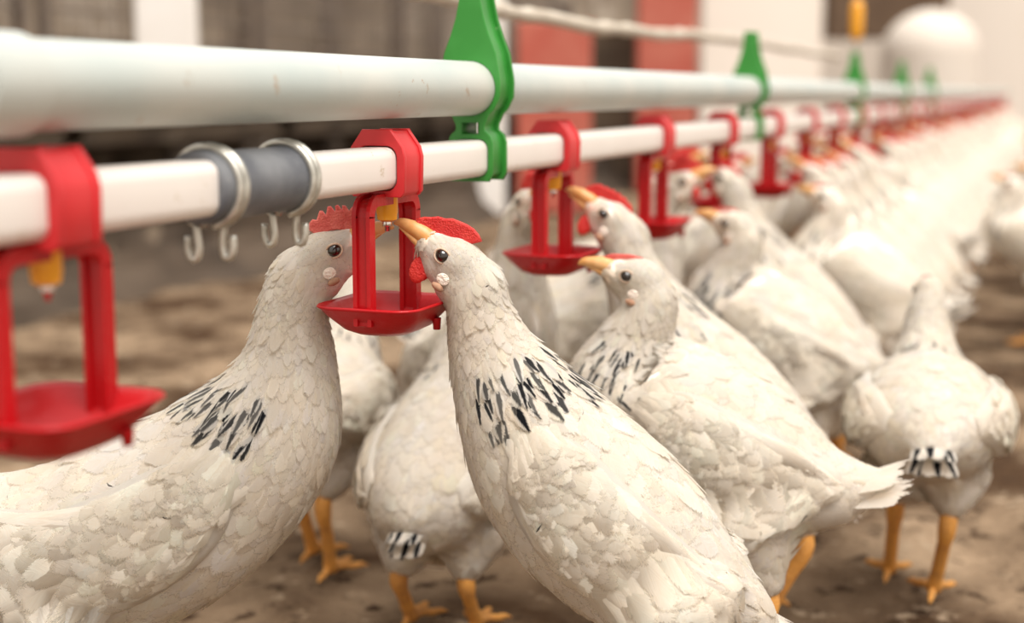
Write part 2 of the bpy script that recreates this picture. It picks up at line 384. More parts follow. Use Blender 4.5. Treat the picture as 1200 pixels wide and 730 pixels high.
o2 = MB().lathe(b2, axis='y', seg=40).build('pipe_socket', M['conduit'], o, sharp=40)

# rubber sleeve with wire hose clips
L = ySL1 - ySL0
rt = empty('pipe_sleeve', (PX, ySL0, PZ)); tag(rt, 'dark grey rubber sleeve clamped by wire clips around the white pipe', 'pipe sleeve')
MB().lathe([(0.0128, -0.02), (0.0166, -0.02), (0.0172, -0.016), (0.0172, -0.010), (0.0162, -0.006), (0.0164, L * 0.5), (0.0162, L - 0.010), (0.0172, L - 0.004), (0.0172, L + 0.004), (0.0164, L + 0.008), (0.0128, L + 0.008)], axis='y', seg=36).build('sleeve_body', M['rubber'], rt)
def clip(y, nm='hose_clip'):
    cl = empty(nm, (0, y, 0)); cl.parent = rt
    m_ = MB()
    for k in range(2):
        a0, a1 = rad(-78), rad(258)
        pts = [(0.0184 * math.cos(a), (k - .5) * 0.0052, 0.0184 * math.sin(a)) for a in np.linspace(a0, a1, 40)]
        m_.tube(pts, 0.0019, 8)
    for (sx_, dy) in ((1, 0.0055), (-1, -0.0055)):
        pts = [(sx_ * 0.004, dy, -0.0172), (sx_ * 0.0035, dy, -0.022), (sx_ * 0.0030, dy, -0.030), (sx_ * 0.0042, dy, -0.0335), (sx_ * 0.0068, dy, -0.0335), (sx_ * 0.0085, dy, -0.030), (sx_ * 0.0085, dy, -0.023)]
        m_.tube(smoothline(pts, 16), 0.0019, 8)
    m_.build('wire_coil', M['wire'], cl)
clip(-0.008); clip(L - 0.002)

# green hangers
def hanger_profile(inset=0.0, s=1.0):
    """outline in (x,z) about the conduit centre; lower pipe centre at z=-0.046"""
    R = R2 + 0.0042 - inset
    pts = []
    top = 0.073 - inset
    pts += [(-0.0065 + inset, top), (0.0065 - inset, top)]
    pts += [(0.0075 - inset, 0.058), (0.0100 - inset, 0.046), (0.0140 - inset, 0.034), (0.0185 - inset, 0.023), (R * 0.965, R * 0.36)]
    for a in (10, -15, -38, -52): pts.append((R * math.cos(rad(a)), R * math.sin(rad(a))))
    pts += [(0.0105 - inset, -0.024), (0.0105 - inset, -0.0275), (0.0145 - inset, -0.031), (0.0162 - inset, -0.036), (0.0162 - inset, -0.056), (0.0135 - inset, -0.0615 + inset)]
    L_ = [(-x, z) for x, z in pts[1:][::-1]]
    return pts[1:] + [(-x, z) for x, z in pts[1:][::-1]]
def circ(r, c=(0, 0), n=28): return [(c[0] + r * math.cos(-2 * math.pi * k / n), c[1] + r * math.sin(-2 * math.pi * k / n)) for k in range(n)]
def make_hanger():
    t = empty('pipe_hanger', (PX, 0, UZ))
    hole = circ(R2 + 0.0002); low = [(x, z - 0.046) for x, z in ring_rsq(0.0126, 0.0065)][::-1]
    slot = [(-0.006, -0.0225), (0.006, -0.0225), (0.006, -0.0300), (-0.006, -0.0300)][::-1]
    def pl(y, th, ins, nm, holes, bev):
        me = plate_verts([hanger_profile(ins)] + holes, th, bev)
        me.transform(Matrix.Rotation(rad(90), 4, 'X')); me.transform(Matrix.Translation((0, y, 0)))
        return newobj(nm, me, M['green'], t, False)
    pl(-0.0125, 0.0015, 0.0, 'side_plate', [hole, low, slot, circ(0.0022, (0, 0.063)), ], 0.0006)
    pl(0.0125, 0.0015, 0.0, 'side_plate', [hole, low, slot, circ(0.0022, (0, 0.063))], 0.0006)
    pl(0.0, 0.0225, 0.0030, 'clamp_band', [hole, low, slot], 0.0003)
    return t
hang0 = make_hanger()
hspec = [(560, 'green plastic hanger joining both pipes between the front two drinkers, in focus'), (878, 'green plastic hanger second along the pipes, above the middle hens'),
         (1000, 'small blurred green hanger under the yellow rope adjuster'), (1055, 'faint green hanger fourth along the pipes'), (1088, 'last faint green hanger near the vanishing end of the pipes')]
for i, (px, lb) in enumerate(hspec):
    y = y_at(px)
    if i == 0: hang0.location = (PX, y, UZ); hh = hang0
    else: hh = dup(hang0, (PX, y, UZ), 0)
    tag(hh, lb, 'pipe hanger', 'green hangers on the pipes')
# cord with yellow adjuster above the third hanger
yc = y_at(1000)
t = empty('hanging_cord', (PX, yc, UZ + 0.074)); tag(t, 'thin cord with amber adjuster hanging above the third green hanger', 'cord')
MB().tube([(0, 0, 0), (0.001, 0, 0.2), (0, 0, 0.9)], 0.0022, 6).build('cord_line', M['rope'], t)
MB().lathe([(0.002, 0.02), (0.010, 0.025), (0.013, 0.035), (0.013, 0.08), (0.009, 0.095), (0.002, 0.098)], seg=16).build('cord_adjuster', M['yellow'], t)
# dusty rope running above the pipes
p0 = at(470, -14, 1.25); p1 = at(830, 42, 2.2); dv = p1 - p0
pts = []; rr = []
for k in range(90):
    f = -0.5 + 2.6 * k / 89; q = p0 + dv * f; q = q + np.array([0, 0, 0.0012 * math.sin(k * 0.7) - 0.01 * math.sin(max(0, min(1, f)) * 3.1)])
    pts.append(q); rr.append(0.0080 + 0.0035 * mnoise.noise(Vector((k * 0.9, 0, 0))))
tag(MB().tube(pts, rr, 9).build('dusty_rope', M['rope']), 'thick dusty rope stretched above the grey support pipe', 'rope')

# ------------------------------------------------------------------ drinkers
def make_drinker():
    t = empty('nipple_drinker', (PX, 0, PZ))
    # saddle clip over the pipe: angular outline in (x,z), open at the bottom
    o_ = [(-0.0165, -0.0135), (-0.0170, 0.006), (-0.0155, 0.0115), (-0.0100, 0.0190), (-0.0085, 0.0212), (0.0085, 0.0212), (0.0100, 0.0190), (0.0155, 0.0115), (0.0170, 0.006), (0.0165, -0.0135), (0.0145, -0.0162), (-0.0145, -0.0162)]
    i_ = [(x, z) for x, z in ring_rsq(0.0129, 0.0065)]
    hl = i_[::-1]
    me = plate_verts([o_, hl], 0.024, 0.0009); me.transform(Matrix.Rotation(rad(90), 4, 'X'))
    newobj('pipe_clip', me, M['redclip'], t, False)
    o2_ = [(x * 1.055, z * 1.055 if z > 0 else z * 1.02) for x, z in o_]
    for y in (-0.0118, 0.0118):
        me = plate_verts([o2_, hl], 0.0024, 0.0005); me.transform(Matrix.Rotation(rad(90), 4, 'X')); me.transform(Matrix.Translation((0, y, 0)))
        newobj('clip_rim', me, M['redclip'], t, False)
    # stirrup: two arms along the pipe, joined under it
    ARM = 0.031; zt_ = -0.0178; zb = -0.0895
    path = []
    for sg in (-1, 1):
        seg_ = [(0, sg * ARM, zb), (0, sg * ARM, zt_ - 0.009)]
        for a in np.linspace(0, 90, 7): seg_.append((0, sg * (ARM - 0.009 + 0.009 * math.cos(rad(a))), zt_ - 0.009 + 0.009 * math.sin(rad(a))))
        seg_.append((0, sg * 0.004, zt_))
        path.append(seg_ if sg < 0 else seg_[::-1])
    full = path[0] + path[1]
    def strip(cx, hw, ht):
        vs = []; fs = []; P = np.array(full); T = np.gradient(P, axis=0); T /= np.linalg.norm(T, axis=1)[:, None] + 1e-9
        m = len(P)
        rr_ = [(-1, -1), (1, -1), (1, 1), (-1, 1)]
        for i in range(m):
            nrm = np.cross(T[i], (1, 0, 0))
            for a, c_ in rr_: vs.append(P[i] + np.array((cx + a * hw, 0, 0)) + nrm * c_ * ht)
        for i in range(m - 1):
            for k in range(4): fs.append((i * 4 + k, i * 4 + (k + 1) % 4, (i + 1) * 4 + (k + 1) % 4, (i + 1) * 4 + k))
        fs += [(0, 1, 2, 3), tuple((m - 1) * 4 + k for k in range(4))]
        return vs, fs
    a_ = MB().add(*strip(0, 0.0046, 0.0014)).add(*strip(-0.0044, 0.0013, 0.0034)).add(*strip(0.0044, 0.0013, 0.0034))
    ob = a_.build('stirrup_arm', M['red'], t, False)
    bv = ob.modifiers.new('b', 'BEVEL'); bv.width = 0.0005; bv.segments = 2; bv.limit_method = 'ANGLE'
    # cup: rounded-square bowl with wall thickness
    def ring(a, b_, r, z, k=8, bulge=0.0):
        out = []
        for (cx, cy, a0) in ((a - r, b_ - r, 0), (-a + r, b_ - r, 90), (-a + r, -b_ + r, 180), (a - r, -b_ + r, 270)):
            for i in range(k): th = rad(a0 + 90 * i / (k - 1)); out.append((cx + r * math.cos(th), cy + r * math.sin(th), z))
        return out
    zc = -0.0805
    st = [(0.0004, 0.0004, 0.0003, -0.0165), (0.016, 0.019, 0.012, -0.0165), (0.022, 0.026, 0.015, -0.0135), (0.029, 0.0345, 0.015, -0.0045), (0.0315, 0.0370, 0.014, -0.0005), (0.0330, 0.0385, 0.0135, 0.0008), (0.0322, 0.0377, 0.013, 0.0020), (0.0295, 0.0350, 0.012, 0.0004),
          (0.0262, 0.0310, 0.013, -0.0050), (0.020, 0.024, 0.014, -0.0120), (0.013, 0.016, 0.010, -0.0140), (0.0004, 0.0004, 0.0003, -0.0140)]
    cu = MB(); vs = []; fs = []
    for s_ in st: vs += ring(s_[0], s_[1], s_[2], s_[3] + zc)
    q = 32
    for i in range(len(st) - 1):
        for k in range(q): fs.append((i * q + k, i * q + (k + 1) % q, (i + 1) * q + (k + 1) % q, (i + 1) * q + k))
    cu.add(vs, fs)
    cu.lathe([(0.0, -0.019), (0.0022, -0.019), (0.0028, -0.012)], c=(0.026, 0.012, zc + 0.003), seg=10)
    cu.build('drip_cup', M['red'], t)
    nb = MB().lathe([(0.0, -0.0125), (0.0064, -0.0125), (0.0064, -0.0265), (0.0060, -0.0275), (0.0058, -0.0305), (0.0035, -0.0318), (0.0, -0.0318)], seg=24).build('nipple_valve', M['yellow'], t, sharp=40)
    MB().lathe([(0.0028, -0.0315), (0.0030, -0.033), (0.0030, -0.0345), (0.0016, -0.0348), (0.0016, -0.0375), (0.0, -0.0377)], seg=16).build('valve_pin', M['steel'], nb)
    return t
d0 = make_drinker()
dlab = ['red drinker cup at the left edge, big and out of focus', 'sharp red drinker cup between the beaks of the two front hens', 'red drinker cup second in depth, right behind the sharp one',
        'red drinker cup third behind the sharp front one, beside the round-combed hen', 'red drinker partly hidden above the white hen heads right of centre',
        'red drinker just right of the second green hanger']
y0 = y_at(50); ysp = (y_at(650) - y_at(453) + y_at(767) - y_at(650)) / 2
for k in range(34):
    y = y_at(453) + (k - 1) * ysp
    if k == 0: y = y_at(50)
    if k == 0: o = d0; o.location = (PX, y, PZ)
    else: o = dup(d0, (PX, y, PZ), 0)
    if k < len(dlab): tag(o, dlab[k], 'poultry drinker', 'red drinkers along the white pipe')
    else: tag(o, 'small blurred red drinker in the far run of the white pipe', 'poultry drinker', 'far red drinkers on the white pipe')

# ------------------------------------------------------------------ hens
def on_plane(px, py, anchor, hd):
    N = np.array([-math.sin(hd), math.cos(hd), 0.0]); D = CF + CR * (px - 600) / FPX - CU * (py - 365) / FPX
    t = (anchor - CO).dot(N) / D.dot(N); return CO + t * D, t

def feathers(P, Nn, D, L, Wd, h0, h1, colr, blk, bvh, levels=5, drape=True, cup=0.0004, jag=0.12, nblend=0.55):
    """n feather blades, each a curved leaf draped over the surface"""
    n = len(P); rr_ = np.random.default_rng(n)
    T = {5: [0, .28, .6, .86, 1.0], 4: [0, .35, .75, 1.0], 3: [0, .55, 1.0]}[levels]
    prof = {5: [.6, 1.0, 1.05, 1.0, .85], 4: [.6, 1.0, 1.0, .85], 3: [.7, 1.0, .85]}[levels]
    rf = rr_.random(n)
    S = np.cross(Nn, D); S /= np.linalg.norm(S, axis=1)[:, None] + 1e-9
    nl = len(T); V = np.zeros((n, nl, 3, 3)); H = np.zeros((n, nl, 3)); C = np.zeros((n, nl, 3, 4)); C[..., 3] = 1; FC = np.zeros((n, nl, 3, 3))
    for i, (t, w) in enumerate(zip(T, prof)):
        for j, c_ in enumerate((-1, 0, 1)):
            ww = Wd * w * (1 + jag * rr_.standard_normal(n)) * 0.5 * c_
            tl = t * L * (1 - 0.05 * abs(c_) * t) * (1 + (0.04 * rr_.standard_normal(n) if t > .8 else 0))
            V[:, i, j] = P + D * tl[:, None] + S * ww[:, None]
            H[:, i, j] = h0 + (h1 - h0) * t - cup * abs(c_)
            FC[:, i, j, 0] = t; FC[:, i, j, 1] = c_ * .5 + .5; FC[:, i, j, 2] = rf
            base = colr
            C[:, i, j, :3] = base; C[:, i, j, 3] = 1 - blk * (1.0 if t > .1 else 0.6)
    V = V.reshape(-1, 3); Hf = H.reshape(-1); NV = np.repeat(Nn, nl * 3, axis=0).copy()
    if drape:
        fn = bvh.find_nearest
        for i in range(len(V)):
            q = V[i]; r = fn((q[0], q[1], q[2]))
            if r[0] is not None:
                nn = r[1]; h = Hf[i]
                NV[i] = nn; V[i] = (r[0][0] + nn[0] * h, r[0][1] + nn[1] * h, r[0][2] + nn[2] * h)
    else:
        V += NV * Hf[:, None]
    # tilt normals slightly toward the tip
    DD = np.repeat(D, nl * 3, axis=0); SS = np.repeat(S, nl * 3, axis=0)
    cc = np.tile(np.array([-1, 0, 1.0]), n * nl); tt = np.tile(np.repeat(np.array(T), 3), n)
    rt_ = np.repeat(rr_.standard_normal((n, 2)) * 0.07, nl * 3, axis=0)
    NN = NV + DD * ((0.22 * (tt - 0.35)) + rt_[:, 0])[:, None] * nblend + SS * (cc * 0.12 + rt_[:, 1])[:, None] * nblend * 1.2
    NN /= np.linalg.norm(NN, axis=1)[:, None] + 1e-9
    q = np.arange(n)[:, None] * nl * 3; F = []
    for i in range(nl - 1):
        for j in range(2):
            a = i * 3 + j; F.append(np.concatenate([q + a, q + a + 3, q + a + 4, q + a + 1], axis=1))
    F = np.concatenate(F, axis=0)
    return V, F, NN, C.reshape(-1, 4), FC.reshape(-1, 3)

def fmesh(name, parts, m, parent):
    V = np.concatenate([p[0] for p in parts]); NN = np.concatenate([p[2] for p in parts]); C = np.concatenate([p[3] for p in parts])
    off = 0; F = []
    for p in parts: F.append(p[1] + off); off += len(p[0])
    F = np.concatenate(F)
    me = bpy.data.meshes.new(name); me.from_pydata(V, [], F.tolist()); me.update()
    o = newobj(name, me, m, parent)
    a = me.attributes.new('col', 'FLOAT_COLOR', 'POINT'); a.data.foreach_set('color', C.astype(np.float32).ravel())
    FCc = np.concatenate([p[4] if len(p) > 4 else np.tile([0.0, 0.5, 0.5], (len(p[0]), 1)) for p in parts])
    a = me.attributes.new('fc', 'FLOAT_VECTOR', 'POINT'); a.data.foreach_set('vector', FCc.astype(np.float32).ravel())
    me.normals_split_custom_set_from_vertices(NN.tolist())
    return o

def remesh(mb, vox, sm=6, name='body'):
    me = mesh(mb.v, mb.f)
    bm = bmesh.new(); bm.from_mesh(me); bmesh.ops.recalc_face_normals(bm, faces=bm.faces); bm.to_mesh(me); bm.free()
    o = bpy.data.objects.new('tmp', me); COL.objects.link(o)
    r = o.modifiers.new('r', 'REMESH'); r.mode = 'VOXEL'; r.voxel_size = vox; r.adaptivity = 0
    s_ = o.modifiers.new('s', 'SMOOTH'); s_.iterations = sm; s_.factor = 0.5
    dg = bpy.context.evaluated_depsgraph_get(); me2 = bpy.data.meshes.new_from_object(o.evaluated_get(dg))
    bpy.data.objects.remove(o); return me2

def loft(pts, side, w, h, seg=28):
    """pts (n,3), elliptical rings"""
    n = len(pts); T = np.gradient(pts, axis=0); T /= np.linalg.norm(T, axis=1)[:, None]
    vs = []
    for i in range(n):
        s_ = side - T[i] * side.dot(T[i]); s_ /= np.linalg.norm(s_); u = np.cross(T[i], s_)
        for k in range(seg):
            a = 2 * math.pi * k / seg; vs.append(pts[i] + s_ * w[i] * math.cos(a) + u * h[i] * math.sin(a))
    fs = [(i * seg + k, i * seg + (k + 1) % seg, (i + 1) * seg + (k + 1) % seg, (i + 1) * seg + k) for i in range(n - 1) for k in range(seg)]
    fs += [tuple(range(seg)), tuple((n - 1) * seg + k for k in range(seg))]
    return vs, fs

def ellipsoid(c, ax, r, n1=14, n2=20):
    vs = []; fs = []
    for i in range(n1 + 1):
        th = math.pi * i / n1
        for k in range(n2):
            ph = 2 * math.pi * k / n2
            vs.append(np.array(c) + ax[0] * r[0] * math.cos(th) + ax[1] * r[1] * math.sin(th) * math.cos(ph) + ax[2] * r[2] * math.sin(th) * math.sin(ph))
    for i in range(n1):
        for k in range(n2): fs.append((i * n2 + k, i * n2 + (k + 1) % n2, (i + 1) * n2 + (k + 1) % n2, (i + 1) * n2 + k))
    return vs, fs

WHITE = np.array([0.93, 0.89, 0.83])
def build_hen(sp, nf=6000, vox=0.0028, name='hen'):
    """sp: local-space spec; facing +X, left = +Y, floor z=0.
       st: stations tail->neck (x,z,h,wratio,y)   head: (x,z,tilt,turn,y)"""
    root = empty(name, (0, 0, 0))
    st = np.array(sp['st'], float)
    n = 90
    Q = smoothline(np.c_[st[:, 0], st[:, 4], st[:, 1], st[:, 2], st[:, 3]], n)
    pts = Q[:, :3]; h = np.maximum(Q[:, 3], 0.002); w = h * np.maximum(Q[:, 4], 0.2)
    side = np.array([0, 1.0, 0])
    hx, hz, tilt, turn, hy = sp['head']
    cz, sz = math.cos(rad(tilt)), math.sin(rad(tilt)); ct, s_t = math.cos(rad(turn)), math.sin(rad(turn))
    F = np.array([cz * ct, cz * s_t, sz]); U = np.array([-sz * ct, -sz * s_t, cz]); Sd = np.cross(U, F)   # forward, up, left
    E = np.array([hx, hy, hz])                                     # midpoint between the eyes
    hp = lambda a, b_, c_: E + F * a + Sd * b_ + U * c_
    mb = MB(); mb.add(*loft(pts, side, w, h))
    mb.add(*ellipsoid(hp(-0.009, 0, 0.0005), (F, Sd, U), (0.0185, 0.0135, 0.0148)))
    mb.add(*ellipsoid(hp(0.006, 0, -0.001), (F, Sd, U), (0.0135, 0.0098, 0.0112)))
    mb.add(*ellipsoid(hp(-0.002, 0, -0.008), (F, Sd, U), (0.014, 0.0095, 0.010)))
    mb.add(*ellipsoid(hp(-0.016, 0, -0.008), (F, Sd, U), (0.016, 0.0130, 0.016)))
    # thighs
    legs = sp['legs']                                               # [(hip xyz, hock xyz, foot xyz)] left,right
    for (hip, hock, foot) in legs:
        hip, hock = np.array(hip), np.array(hock)
        P_ = smoothline(np.array([hip, hip * 0.5 + hock * 0.5, hock]), 8)
        mb.add(*loft(P_, side, np.interp(np.linspace(0, 1, 8), [0, .2, .6, 1], [.015, .036, .024, .009]), np.interp(np.linspace(0, 1, 8), [0, .2, .6, 1], [.018, .044, .028, .010]), 16))
    me = remesh(mb, vox)
    nv = len(me.vertices); co = np.zeros(nv * 3); me.vertices.foreach_get('co', co); co = co.reshape(-1, 3)
    # colour of the skin under the feathers
    col = np.ones((nv, 4)); col[:, :3] = WHITE
    dF = (co - E) @ F; dU = (co - E) @ U
    rE = np.linalg.norm(co - E, axis=1)
    face = np.clip((dF + 0.002) / 0.008, 0, 1) * np.clip((0.024 - rE) / 0.006, 0, 1) * np.clip((0.004 - dU) / 0.004, 0, 1)
    pink = np.array(sp.get('face', (0.78, 0.42, 0.30)))
    col[:, :3] = col[:, :3] * (1 - face[:, None] * 0.75) + pink * face[:, None] * 0.75
    body = newobj('body', me, M['skin'], root); me.materials.clear(); me.materials.append(M['skin'])
    me.polygons.foreach_set('material_index', [0] * len(me.polygons))
    a = me.attributes.new('col', 'FLOAT_COLOR', 'POINT'); a.data.foreach_set('color', col.astype(np.float32).ravel())
    me.calc_loop_triangles(); nt = len(me.loop_triangles); tri = np.zeros(nt * 3, int); me.loop_triangles.foreach_get('vertices', tri); tri = tri.reshape(-1, 3)
    bvh = BVHTree.FromPolygons([tuple(v) for v in co], [tuple(t) for t in tri])
    A_, B_, C_ = co[tri[:, 0]], co[tri[:, 1]], co[tri[:, 2]]
    nr = np.cross(B_ - A_, C_ - A_); ar = np.linalg.norm(nr, axis=1); nr /= ar[:, None] + 1e-12; ctr = (A_ + B_ + C_) / 3
    T = np.gradient(pts, axis=0); T /= np.linalg.norm(T, axis=1)[:, None]
    idx = np.argmin(np.linalg.norm(ctr[:, None, :] - pts[None], axis=2) / (h[None] * 0.5 + 0.03), axis=1)
    u = idx / (n - 1.0)
    un = sp['neck_u']                                              # (u at neck base, u at top of neck)
    rH = np.linalg.norm(ctr - hp(-0.004, 0, -0.001), axis=1)
    isH = rH < 0.0215
    Lf = np.interp(u, [0, .1, .5, un[0] - .08, un[0] + .06, un[1], 1], [.034, .036, .038, .030, .028, .018, .012]); Wf = np.interp(u, [0, .5, un[0] - .08, un[0] + .06, 1], [.015, .017, .0135, .0070, .0048])
    Lf[isH] = 0.0095; Wf[isH] = 0.0040
    dFt = (ctr - E) @ F; dUt = (ctr - E) @ U
    bare = (dFt > 0.0125) | ((dFt > 0.001) & (dUt < 0.003) & isH & (rng.random(nt) < 0.55))
    wt = ar / (Lf * Wf); wt[isH] *= 0.6; wt[bare & isH] *= 0.12; wt[(dFt > 0.0165) & isH] = 0
    pr = wt / wt.sum(); pick = rng.choice(nt, nf, p=pr)
    r1, r2 = rng.random(nf), rng.random(nf); sw = r1 + r2 > 1; r1[sw] = 1 - r1[sw]; r2[sw] = 1 - r2[sw]
    P = A_[pick] + (B_ - A_)[pick] * r1[:, None] + (C_ - A_)[pick] * r2[:, None]; Nn = nr[pick]
    D = -T[idx[pick]].copy()
    hd = isH[pick]; D[hd] = -F * 0.8 - U * 0.35 * 1.0
    # thighs point down
    low = P[:, 2] < (pts[idx[pick], 2] - h[idx[pick]] * 0.9); D[low] = D[low] * 0.5 + np.array([-0.2, 0, -0.8])
    D += rng.standard_normal((nf, 3)) * 0.13
    D -= Nn * np.sum(D * Nn, axis=1)[:, None]; D /= np.linalg.norm(D, axis=1)[:, None] + 1e-9
    Lk = Lf[pick] * rng.uniform(.8, 1.2, nf); Wk = Wf[pick] * rng.uniform(.8, 1.15, nf)
    br = rng.normal(1.0, 0.035, nf); wm = rng.normal(0, 0.02, nf)
    cl = WHITE[None] * br[:, None]; cl[:, 0] += wm * .3; cl[:, 2] -= wm
    cl = np.clip(cl, 0, 0.95)
    # black hackle streaks
    uu = u[pick]; k0, k1, pb, vmin = sp['black']
    up = np.cross(T[idx[pick]], side); dors = -np.sum(Nn * up, axis=1) if False else np.sum(Nn * np.cross(side, T[idx[pick]]) * -1, axis=1)
    blk = ((uu > k0) & (uu < k1) & (dors > vmin) & (rng.random(nf) < pb) & ~hd).astype(float) * rng.uniform(.75, 1, nf)
    wb = blk > 0; Wk[wb] *= 0.85; Lk[wb] *= .95; fz = rng.random(nf) < .03
    h1 = np.where(hd, 0.0004, 0.0011); h0 = np.full(nf, 0.0003)
    h0 = h0 + rng.random(nf) * np.where(hd, 0.0001, 0.0004); h1 = h1 + rng.random(nf) * np.where(hd, 0.0003, 0.0012) + wb * 0.0012 + fz * (~hd) * 0.0016
    lev = 5 if nf > 5000 else (4 if nf > 2000 else 3)
    pl_ = feathers(P, Nn, D, Lk, Wk, h0, h1, cl, blk, bvh, lev)
    pm = fmesh('plumage', [pl_], M['feather'], root); pm['kind'] = 'stuff'
    # wings
    big = nf > 5000
    for sg in (1, -1):
        us = np.array(sp['wing']['u']); va = np.radians(sp['wing']['v']); hh_ = np.array(sp['wing']['h'])
        sp_pts = []; nrm = []
        for uq, v in zip(us, va):
            i = min(n - 1, max(0, int(round(uq * (n - 1))))); upv = np.cross(T[i], side) * -1; upv = upv * np.sign(upv[2] + 1e-6) if abs(upv[2]) > .2 else np.cross(T[i], side) * -1
            d_ = side * sg * math.cos(v) * w[i] + upv * math.sin(v) * h[i]; sp_pts.append(pts[i] + d_ * 0.97); nn = side * sg * math.cos(v) / w[i] + upv * math.sin(v) / h[i]; nrm.append(nn / np.linalg.norm(nn))
        m_ = 26; SPp = smoothline(np.c_[np.array(sp_pts), np.array(nrm), hh_], m_); WP = SPp[:, :3]; WN = SPp[:, 3:6]; WN /= np.linalg.norm(WN, axis=1)[:, None]; WH = np.maximum(SPp[:, 6], .003)
        WT = np.gradient(WP, axis=0); WT /= np.linalg.norm(WT, axis=1)[:, None]; WB = np.cross(WN, WT); WB /= np.linalg.norm(WB, axis=1)[:, None]
        if WB[m_ // 2][2] < 0: WB = -WB
        th_ = np.interp(np.linspace(0, 1, m_), [0, .15, .5, .85, 1], [.0005, .008, .0115, .008, .003])
        vs = []; seg = 20
        for i in range(m_):
            for k in range(seg):
                a = 2 * math.pi * k / seg; off = WB[i] * WH[i] * math.cos(a); q = WP[i] + off
                rr_ = bvh.find_nearest(tuple(q))
                nq = np.array(rr_[1]); base = np.array(rr_[0])
                vs.append(base + nq * (0.001 + th_[i] * 0.8 * math.sqrt(max(0, 1 - abs(math.cos(a)) ** 3)) * (1 if math.sin(a) > 0 else -0.25)))
        fs = [(i * seg + k, i * seg + (k + 1) % seg, (i + 1) * seg + (k + 1) % seg, (i + 1) * seg + k) for i in range(m_ - 1) for k in range(seg)] + [tuple(range(seg)), tuple((m_ - 1) * seg + k for k in range(seg))]
        wm_ = MB().add(vs, fs)
        wme = mesh(wm_.v, wm_.f); bmw = bmesh.new(); bmw.from_mesh(wme); bmesh.ops.recalc_face_normals(bmw, faces=bmw.faces); bmw.to_mesh(wme); bmw.free()
        # drape target: body and wing together
        off_ = len(co); allv = [tuple(v) for v in co] + [tuple(v.co) for v in wme.vertices]; allf = [tuple(t) for t in tri] + [tuple(i + off_ for i in p.vertices) for p in wme.polygons]
        wb_ = BVHTree.FromPolygons(allv, allf)
        parts = []
        def rowset(cnt, tr, br_, Lr, Wr, ha, hb, blkp=0.0, seed=0, back=0.0):
            rw = np.random.default_rng(seed + 5)
            tq = rw.uniform(tr[0], tr[1], cnt); bq = rw.uniform(br_[0], br_[1], cnt); order = np.argsort(tq); tq = tq[order]; bq = bq[order]
            ii = np.clip((tq * (m_ - 1)), 0, m_ - 1.001); i0 = ii.astype(int); fr = (ii - i0)[:, None]
            Pq = WP[i0] * (1 - fr) + WP[i0 + 1] * fr + WB[i0] * (WH[i0] * bq)[:, None]
            Nq = WN[i0]; Pq = Pq + Nq * 0.022 - WT[i0] * back; Dq = WT[i0] - WB[i0] * (0.20 * bq)[:, None] * (-1) * 0.0 + rw.standard_normal((cnt, 3)) * 0.07
            Dq = Dq - Nq * np.sum(Dq * Nq, axis=1)[:, None]; Dq /= np.linalg.norm(Dq, axis=1)[:, None]
            brr = rw.normal(1.0, 0.04, cnt); cl_ = np.clip(WHITE[None] * brr[:, None], 0, .95); cl_[:, 2] -= rw.random(cnt) * .03
            bl_ = (rw.random(cnt) < blkp) * 0.9
            parts.append(feathers(Pq, Nq, Dq, np.full(cnt, Lr) * rw.uniform(.85, 1.15, cnt), np.full(cnt, Wr) * rw.uniform(.85, 1.15, cnt), np.full(cnt, ha), np.full(cnt, hb) * rw.uniform(.7, 1.3, cnt), cl_, bl_, wb_, lev, cup=0.0007, nblend=1.5))
        sc_ = nf / 7000.0
        wl_ = sp['wing'].get('len', 1.0)
        rowset(int(90 * max(sc_, .4)), (0.02, .12), (-1.9, 1.9), .030, .015, .0008, .003, seed=8, back=.016); rowset(int(110 * max(sc_, .4)), (0.0, .8), (.7, 1.15), .030, .016, .001, .003, seed=9); rowset(int(60 * max(sc_, .4)), (0.0, .45), (-1.1, -.7), .026, .016, .001, .003, seed=10)
        rowset(int(180 * max(sc_, .35)), (0.0, .35), (-1.0, 1.0), .024, .014, .001, .003, seed=1)
        rowset(int(120 * max(sc_, .35)), (.2, .6), (-.95, .95), .034, .018, .0012, .0035, seed=2)
        rowset(int(60 * max(sc_, .35)), (.45, .85), (-.85, .9), .044, .019, .0015, .0045, seed=3)
        # long flight feathers, stacked from the back down to the lower edge
        cnt = 13; bq = np.linspace(.85, -.70, cnt); i0 = np.clip((np.linspace(.34, .44, cnt) * (m_ - 1)).astype(int), 0, m_ - 2)
        Pq = WP[i0] + WB[i0] * (WH[i0] * bq)[:, None]; tip = WP[-1] + WT[-1] * 0.010
        tipq = tip[None] + WB[-1][None] * (bq * 0.016)[:, None] - WT[-1][None] * (np.abs(bq - .1) ** 1.5 * 0.030)[:, None]
        Dq = tipq - Pq; Lq = np.linalg.norm(Dq, axis=1) * 1.0; Dq /= Lq[:, None]
        Nq = WN[i0]; Pq = Pq + Nq * 0.022
        blf = np.zeros(cnt); blf[-1:] = sp.get('flight_black', 0.8)
        fl = feathers(Pq, Nq, Dq, Lq, np.full(cnt, .017), np.full(cnt, .0015), np.linspace(.0065, .002, cnt), np.tile(WHITE * 1.02, (cnt, 1)), blf, wb_, 5, cup=.0015, jag=.03, nblend=2.4)
        parts.append(fl)
        wv = np.array([tuple(v.co) for v in wme.vertices]); wnr = np.array([tuple(v.normal) for v in wme.vertices])
        wf = []
        for p in wme.polygons:
            if len(p.vertices) == 4: wf.append(list(p.vertices))
        wc = np.ones((len(wv), 4)); wc[:, :3] = WHITE
        parts.append((wv, np.array(wf), wnr, wc))
        fmesh('wing', parts, M['feather'], root)
    # tail fan
    i = 4; tp = pts[i]; td = -T[i]; tu = np.cross(side, T[i]) * -1; tu = tu if tu[2] > 0 else -tu
